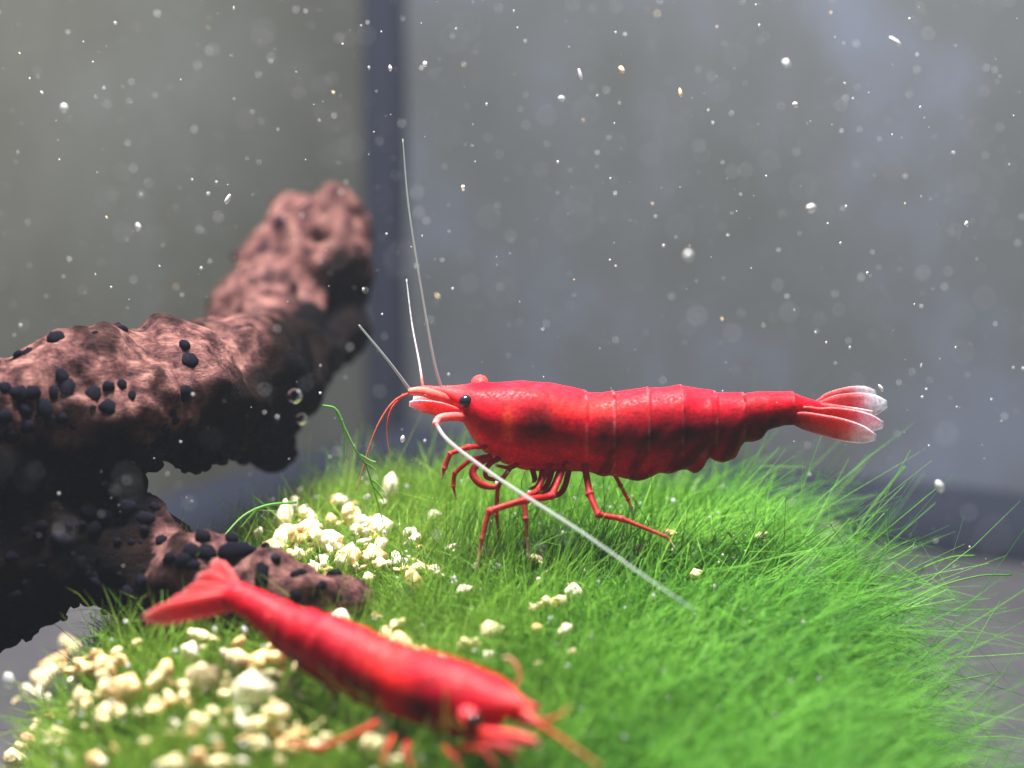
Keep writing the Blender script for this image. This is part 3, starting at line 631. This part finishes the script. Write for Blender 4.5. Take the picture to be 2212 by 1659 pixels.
BIG = [
 (843, 1066, 15, 40, 2, 'tall white pellet standing upright in the moss left of the large shrimp', 'lump', 0.0),
 (640, 1150, 55, 42, 0, 'biggest pale crumb heaped behind the fallen branch', 'clump', None),
 (590, 1185, 26, 18, 1, 'tan crumb at the rear edge of the branch, left of the big heap', 'lump', None),
 (690, 1172, 34, 28, 0, 'cream crumb leaning on the right side of the big heap', 'clump', None),
 (760, 1122, 26, 30, 0, 'cream crumb between the big heap and the white pellet', 'clump', None),
 (735, 1082, 16, 14, 2, 'small white crumb on the crest above the big heap', 'lump', None),
 (937, 1116, 12, 17, 2, 'small white oval crumb right of the upright pellet', 'lump', 0.5),
 (862, 1212, 30, 30, 2, 'pale crumb clump in the moss right of the branch tip', 'clump', None),
 (808, 1205, 22, 26, 1, 'tan crumb just above the branch tip', 'lump', None),
 (893, 1256, 16, 22, 1, 'amber crumb below the pale clump right of the branch', 'lump', None),
 (1207, 1304, 33, 30, 0, 'large cream crumb alone below the walking legs', 'clump', 0.5),
 (1238, 1280, 20, 20, 2, 'white crumb touching the lone large cream one', 'lump', None),
 (1061, 1366, 24, 24, 0, 'round cream crumb between the two shrimps', 'lump', None),
 (1026, 1394, 26, 24, 0, 'cream crumb with a dark tip above the nearer shrimp', 'clump', 0.6),
 (1056, 1418, 13, 13, 2, 'small white crumb beside the curled antenna', 'lump', None),
 (856, 1350, 36, 30, 0, 'cream clump of crumbs over the back of the nearer shrimp', 'clump', None),
 (868, 1390, 28, 18, 1, 'tan crumb hidden partly by the nearer shrimp back', 'lump', None),
 (686, 1303, 19, 13, 2, 'bright white crumb at the underside of the fallen branch', 'lump', None),
 (736, 1334, 18, 18, 2, 'pale crumb touching the shrimp back below the branch', 'lump', None),
 (432, 1372, 34, 24, 0, 'pale crumb under the tail fan of the nearer shrimp', 'clump', None),
 (548, 1500, 42, 52, 2, 'biggest white crumb, below the belly of the nearer shrimp', 'lump', None),
 (600, 1545, 46, 40, 0, 'cream crumb at the lower right of the biggest white one', 'clump', None),
 (645, 1590, 40, 34, 1, 'tan crumb beside the outstretched leg of the nearer shrimp', 'clump', None),
 (560, 1425, 46, 40, 1, 'orange tan crumb heap against the tail of the nearer shrimp', 'clump', None),
 (510, 1425, 22, 24, 0, 'cream crumb left of the orange tan heap', 'lump', None),
 (436, 1472, 34, 30, 0, 'rounded cream crumb left of the biggest white one', 'lump', None),
 (355, 1455, 16, 32, 1, 'slim upright tan crumb in the dark moss', 'lump', 0.3),
 (266, 1495, 28, 38, 1, 'tall peach crumb near the left end of the moss', 'lump', None),
 (366, 1506, 34, 34, 0, 'yellow cream crumb between the peach and the rounded one', 'clump', None),
 (805, 1612, 26, 26, 0, 'pale crumb behind the thin legs at the bottom edge', 'lump', None),
 (190, 1440, 44, 26, 1, 'long pale orange crumb under the trunk', 'clump', None),
 (110, 1432, 34, 22, 1, 'orange crumb at the far left below the trunk', 'clump', None),
 (60, 1602, 17, 15, 'pink', 'small pink crumb at the lower left corner', 'lump', None),
 (375, 1652, 24, 16, 0, 'cream crumb cut by the bottom edge of the picture', 'lump', None),
 (30, 1640, 22, 18, 0, 'pale crumb in the lower left corner below the pink one', 'lump', None),
 (1660, 1062, 9, 16, 'pink', 'peach coloured speck caught on the mound crest under the tail', 'lump', None),
 (1786, 1152, 18, 13, 2, 'cluster of white glints on the right side of the mound', 'clump', None),
]
for px, py, a, b, mi, lab, kd, tl in BIG:
    crumb(px, py, a, b, M['pink_crumb'] if mi == 'pink' else mi, lab, kd, 0.21, tl)
SMALL = [(715, 1120), (665, 1110), (610, 1125), (780, 1165), (820, 1165), (795, 1250), (905, 1225), (938, 1226), (1062, 1212), (1048, 1190), (1070, 1225), (1165, 1197), (1160, 1210), (1385, 1188), (1427, 1192), (1500, 1245),
         (955, 1424), (812, 1330), (770, 1300), (330, 1522), (250, 1545), (225, 1560), (300, 1540), (410, 1520), (470, 1450), (485, 1500), (690, 1560), (700, 1600), (600, 1645), (640, 1620), (470, 1600), (410, 1590), (310, 1600), (250, 1620), (180, 1500),
         (300, 1385), (250, 1410), (520, 1385), (590, 1390), (640, 1440), (150, 1640), (215, 1650), (520, 1640), (1640, 1156), (1700, 1170), (1735, 1175), (1445, 1150), (1155, 1355), (1235, 1410), (905, 1400), (630, 1195), (560, 1150), (1000, 1275), (975, 1180)]
for px, py in SMALL:
    crumb(px + random.uniform(-4, 4), py + random.uniform(-4, 4), random.uniform(9, 19), random.uniform(9, 19), random.choice([0, 0, 1, 2]), 'small pale crumb scattered among the moss filaments', random.choice(['lump', 'clump']), 0.22, group='small crumbs scattered in the moss')
for _ in range(160):
    if _ < 80: px, py = random.uniform(30, 900), random.uniform(1380, 1655)
    elif _ < 110: px, py = random.uniform(560, 930), random.uniform(1080, 1260)
    elif _ < 135: px, py = random.gauss(690, 70), random.gauss(1160, 30)
    elif _ < 148: px, py = random.gauss(590, 60), random.gauss(1500, 60)
    else: px, py = random.uniform(900, 1250), random.uniform(1150, 1450)
    r = random.choice([9, 12, 16, 22, 28]) * (1 if _ < 148 else .7)
    crumb(px, py, r * random.uniform(.7, 1.2), r * random.uniform(.8, 1.5), random.choice([0, 0, 1, 2]), 'small pale crumb scattered among the moss filaments', random.choice(['lump', 'clump', 'clump']), 0.22, group='small crumbs scattered in the moss')
def many(name, pts, radii, m, label, cat):
    iv, jf = ico(1); V, F = [], []
    for p, r in zip(pts, radii):
        o = len(V); s = Vector((r * random.uniform(.7, 1.2), r, r * random.uniform(.7, 1.5)))
        V += [Vector(p) + Vector((x[0] * s.x, x[1] * s.y, x[2] * s.z)) for x in iv]; F += [tuple(o + i for i in f) for f in jf]
    return tag(mesh_obj(name, V, F, m), label, cat, kind='stuff')
pts, rad = [], []
for _ in range(420):
    x, y = random.uniform(-2.2, 2.2), random.uniform(-2.8, 1.6); z = float(moss_h(x, y))
    if z < -1.8: continue
    pts.append((x, y, z + random.uniform(0.12, 0.3))); rad.append(random.uniform(0.005, 0.013) * (1.3 if x < -.3 else 1))
many('moss_debris', pts, rad, M['speck'], 'fine white grains caught between the moss filaments', 'debris')

# ------------------------------------------------------------------ loose strands of moss
GR = [(0, (0.08, 0.30, 0.03)), (1, (0.30, 0.50, 0.16))]
def strand(paths, label, r=0.006):
    o = None
    root = empty('moss_strand', P(*paths[0][-1])); tag(root, label, 'moss strand', 'loose moss strands')
    for i, pth in enumerate(paths):
        pts = [P(*p) - root.location for p in pth]; n = 26
        v, f = tube(pts, [r, r * 0.9, r * 0.6], n, 6)
        mesh_obj('stem' if i == 0 else 'side_shoot', v, f, M['moss'], root, cols=grad(n, 6, GR))
strand([[(697, 876, -.2), (726, 884, -.2), (745, 925, -.2), (768, 972, -.2), (788, 1000, -.15), (802, 1040, -.1), (815, 1085, 0), (828, 1130, .1)], [(738, 905, -.2), (746, 945, -.2), (748, 988, -.2)], [(778, 982, -.15), (800, 995, -.15), (812, 998, -.15)],
        [(786, 998, -.15), (805, 1010, -.15), (812, 1018, -.15)], [(800, 1035, -.1), (815, 1045, -.1), (828, 1062, -.1)], [(806, 1050, -.1), (822, 1070, -.1), (830, 1085, -.1)], [(726, 886, -.2), (735, 905, -.2), (738, 918, -.2)]], 'branching yellow green moss strand floating up beside the driftwood')
strand([[(640, 1085, .3), (575, 1092, .2), (525, 1115, .1), (480, 1162, 0)], [(560, 1096, .2), (540, 1118, .2), (520, 1140, .2)]], 'arched moss strand curving over behind the fallen branch', 0.008)
strand([[(545, 1072, .5), (575, 1095, .5), (610, 1130, .5), (630, 1165, .5)]], 'straight moss strand leaning left behind the big crumb heap', 0.006)
strand([[(1955, 1008, .8), (1920, 1050, .8), (1880, 1100, .8), (1850, 1150, .8)]], 'long moss strand rising at the crest under the tail fan', 0.005)
strand([[(2184, 1242, .2), (2110, 1245, .1), (2010, 1275, 0), (1900, 1340, 0)]], 'longest moss strand reaching out to the right', 0.005)
strand([[(2106, 1200, .3), (2050, 1205, .3), (1970, 1240, .2), (1880, 1310, .1)]], 'second long strand just above the longest one', 0.005)

# ------------------------------------------------------------------ things drifting in the water
flake_meshes = []
for k in range(6):
    iv, jf = ico(2); r = random.Random(k); ph = Vector((r.uniform(0, 40), 0, 0))
    v = [Vector(x) * (1 + 0.35 * noise.noise(Vector(x) * 1.4 + ph)) for x in iv]
    for m in ('speck', 'speck_warm'):
        me = bpy.data.meshes.new('floating_flake'); me.from_pydata(v, [], jf); me.polygons.foreach_set("use_smooth", [True] * len(jf)); me.materials.append(M[m]); flake_meshes.append(me)
def flake(px, py, a, b, off, ang, label, group, warm=False):
    o = link(bpy.data.objects.new('floating_flake', flake_meshes[2 * random.randint(0, 5) + (1 if warm else 0)]))
    s = K * (DIST + off) / DIST; o.location = P(px, py, off)
    o.rotation_euler = (math.radians(90) - PITCH - math.pi / 2, ang, 0); o.scale = (a * s, min(a, b) * s, b * s)
    return tag(o, label, 'flake', group)
G1 = 'larger flakes drifting in the water'
for px, py, a, b, off, ang, lab in (
    (1935, 90, 6, 15, -.5, -0.9, 'largest white flake drifting near the upper right corner'),
    (1698, 135, 7, 9, 1.2, -0.4, 'soft white flake drifting left of the largest one'),
    (1253, 160, 4, 14, .25, -0.25, 'slim upright white flake drifting high above the shrimp back'),
    (1213, 213, 8, 5, -.6, 0.3, 'oval pale flake below the slim upright one'),
    (1470, 200, 4, 10, .1, -0.2, 'thin amber tinted flake above the tail half of the shrimp'),
    (1718, 226, 7, 6, -.3, 0.5, 'oval flake below the soft white one at upper right'),
    (1343, 150, 5, 9, .5, -0.6, 'small tilted flake between the slim upright and thin amber ones'),
    (138, 233, 8, 10, -.9, 0.1, 'soft round flake alone at the upper left'),
    (843, 147, 4, 7, 0, -0.2, 'bright glint in front of the dark corner seam'),
    (918, 138, 5, 7, .2, 0.1, 'twin of the bright glint, just right of the corner seam'),
    (1752, 450, 10, 11, -.7, -0.3, 'round blurred flake above the tail fan'),
    (1487, 553, 10, 10, -1.6, 0, 'pale wide disc drifting above the abdomen'),
    (2030, 1050, 9, 14, -.8, -0.5, 'grey oval flake at the right over the mound edge'),
    (1903, 838, 4, 9, 0, -0.6, 'white sliver touching the tip of the tail fan'),
    (18, 1470, 13, 20, -1.0, 0, 'white flake resting by the left edge below the trunk'),
    (298, 490, 6, 9, -.6, -0.2, 'bluish flake left of the driftwood knob'),
    (492, 430, 5, 13, .2, 0.5, 'ragged flake close to the top of the driftwood knob'),
    (870, 948, 5, 8, 0, 0.1, 'bright round flake under the head of the large shrimp'),
    (2088, 484, 5, 6, .1, 0, 'bright dot at the right above the tail'),
    (1000, 404, 4, 5, .1, 0, 'amber dot right of the tall antenna')):
    flake(px, py, a, b, off, ang, lab, G1, 'amber' in lab)
G2 = 'tiny white specks drifting in the water'
SP = [(42, 115), (340, 30), (505, 18), (640, 155), (797, 147), (985, 62), (1002, 140), (780, 55), (545, 242), (420, 280), (128, 345), (38, 330), (720, 200), (210, 372), (415, 388), (345, 575), (275, 665), (305, 420), (970, 500), (1075, 443), (1135, 90),
      (1310, 195), (1330, 70), (1395, 718), (1240, 604), (1330, 575), (1460, 512), (1610, 180), (1825, 180), (1790, 175), (1795, 28), (1995, 25), (2160, 165), (2190, 250), (2180, 355), (2010, 430), (1955, 440), (1990, 425), (1765, 715), (1860, 600), (1885, 545), (1990, 790), (2090, 810),
      (1785, 740), (1580, 245), (1540, 265), (1655, 380), (1600, 420), (1410, 440), (1290, 330), (1205, 350), (1020, 315), (930, 690), (900, 575), (945, 640), (912, 510), (835, 505), (690, 260), (600, 280), (500, 120), (450, 60), (250, 50), (180, 90), (90, 200), (60, 480), (150, 560), (230, 470),
      (2040, 620), (2110, 560), (2150, 700), (2170, 900), (1700, 640), (1560, 690), (1480, 740), (1330, 735), (1180, 700), (1080, 620), (1105, 520), (1260, 260), (1010, 230), (960, 360), (660, 345), (560, 350), (440, 500), (380, 620), (100, 640), (2060, 330), (1900, 300), (1850, 95), (1640, 55), (1420, 30), (1110, 25), (870, 40), (740, 95)]
for i, (px, py) in enumerate(SP):
    a = random.uniform(1.0, 2.3); flake(px, py, a, a * random.uniform(1, 2.4), random.choice([-.8, -.4, .1, .4, .8, 1.4, -1.4, 2.2]), random.uniform(-.9, .3), 'tiny pale speck suspended in the clear water above the moss', G2, i % 6 == 0)
pts, rad = [], []
for _ in range(1500):
    off = random.choice([random.uniform(-5.5, -1.5), random.uniform(-1.5, 5), random.uniform(-1, 3)])
    px, py = random.uniform(-50, 2260), random.uniform(-50, 1250)
    q = P(px, py, off)
    if q.z < float(moss_h(q.x, q.y)) + 0.1 or (off < -1 and 860 < px < 1740 and 780 < py < 1080): continue
    pts.append(q); rad.append(random.choice([0.0015, 0.002, 0.0025, 0.003, 0.0045, 0.007]) * (1.0 if off > -2 else 1.25))
for _ in range(45):
    off = random.uniform(-6.5, -2.5); px, py = random.uniform(-50, 2260), random.uniform(-50, 1300); q = P(px, py, off)
    if (860 < px < 1740 and 780 < py < 1080) or (px < 760 and py > 700): continue
    pts.append(q); rad.append(random.uniform(0.006, 0.013))
many('water_dust', pts, rad, M['speck'], 'fine pale dust hanging all through the aquarium water', 'dust')
for px, py, r, off in ((1235, 480, 9, -5.6), (980, 85, 6, -4.6), (570, 70, 6, -4.2), (1265, 240, 6, -4.4), (1785, 262, 6, -5.2), (1880, 655, 7, -5.4), (1180, 250, 5, -3.6), (1375, 590, 5, -4.9), (2115, 290, 7, -4.8), (1590, 120, 5, -4.0), (300, 210, 5, -4.4), (470, 380, 4, -3.9), (760, 320, 5, -4.2), (2080, 760, 5, -4.0), (1640, 300, 5, -5.0)):
    flake(px, py, r, r, off, 0, 'large dim round blur of a speck floating close to the glass', 'blurred specks close to the glass')
def bubble(px, py, r, off, label):
    iv, jf = ico(4); s = K * (DIST + off) / DIST * r
    o = mesh_obj('air_bubble', [Vector(x) * s for x in iv], jf, M['bubble']); o.location = P(px, py, off)
    tag(o, label, 'bubble', 'air bubbles by the driftwood')
bubble(637, 855, 16, -.7, 'clear ring-like air bubble in front of the driftwood fork')
bubble(652, 905, 12, -.9, 'fainter air bubble just below the ring-like one')
bubble(118, 1100, 14, -1.3, 'air bubble against the black trunk at left')

# ------------------------------------------------------------------ the water itself, faintly clouded
hz = mesh_obj('haze', [(x, y, z) for x in (-18, 22) for y in (-18, 20) for z in (-4.5, 16)], [(0, 1, 3, 2), (4, 6, 7, 5), (0, 4, 5, 1), (2, 3, 7, 6), (0, 2, 6, 4), (1, 5, 7, 3)], smooth=False)
tag(hz, 'faintly clouded aquarium water', 'water', kind='stuff')
hm = bpy.data.materials.new('clouded_water'); hm.use_nodes = True; nt = hm.node_tree; nt.nodes.remove(nt.nodes['Principled BSDF'])
pv = nt.nodes.new('ShaderNodeVolumePrincipled'); pv.inputs['Color'].default_value = (0.72, 0.80, 1.0, 1); pv.inputs['Density'].default_value = 0.0012
nt.links.new(pv.outputs[0], nt.nodes['Material Output'].inputs['Volume']); hz.data.materials.append(hm)
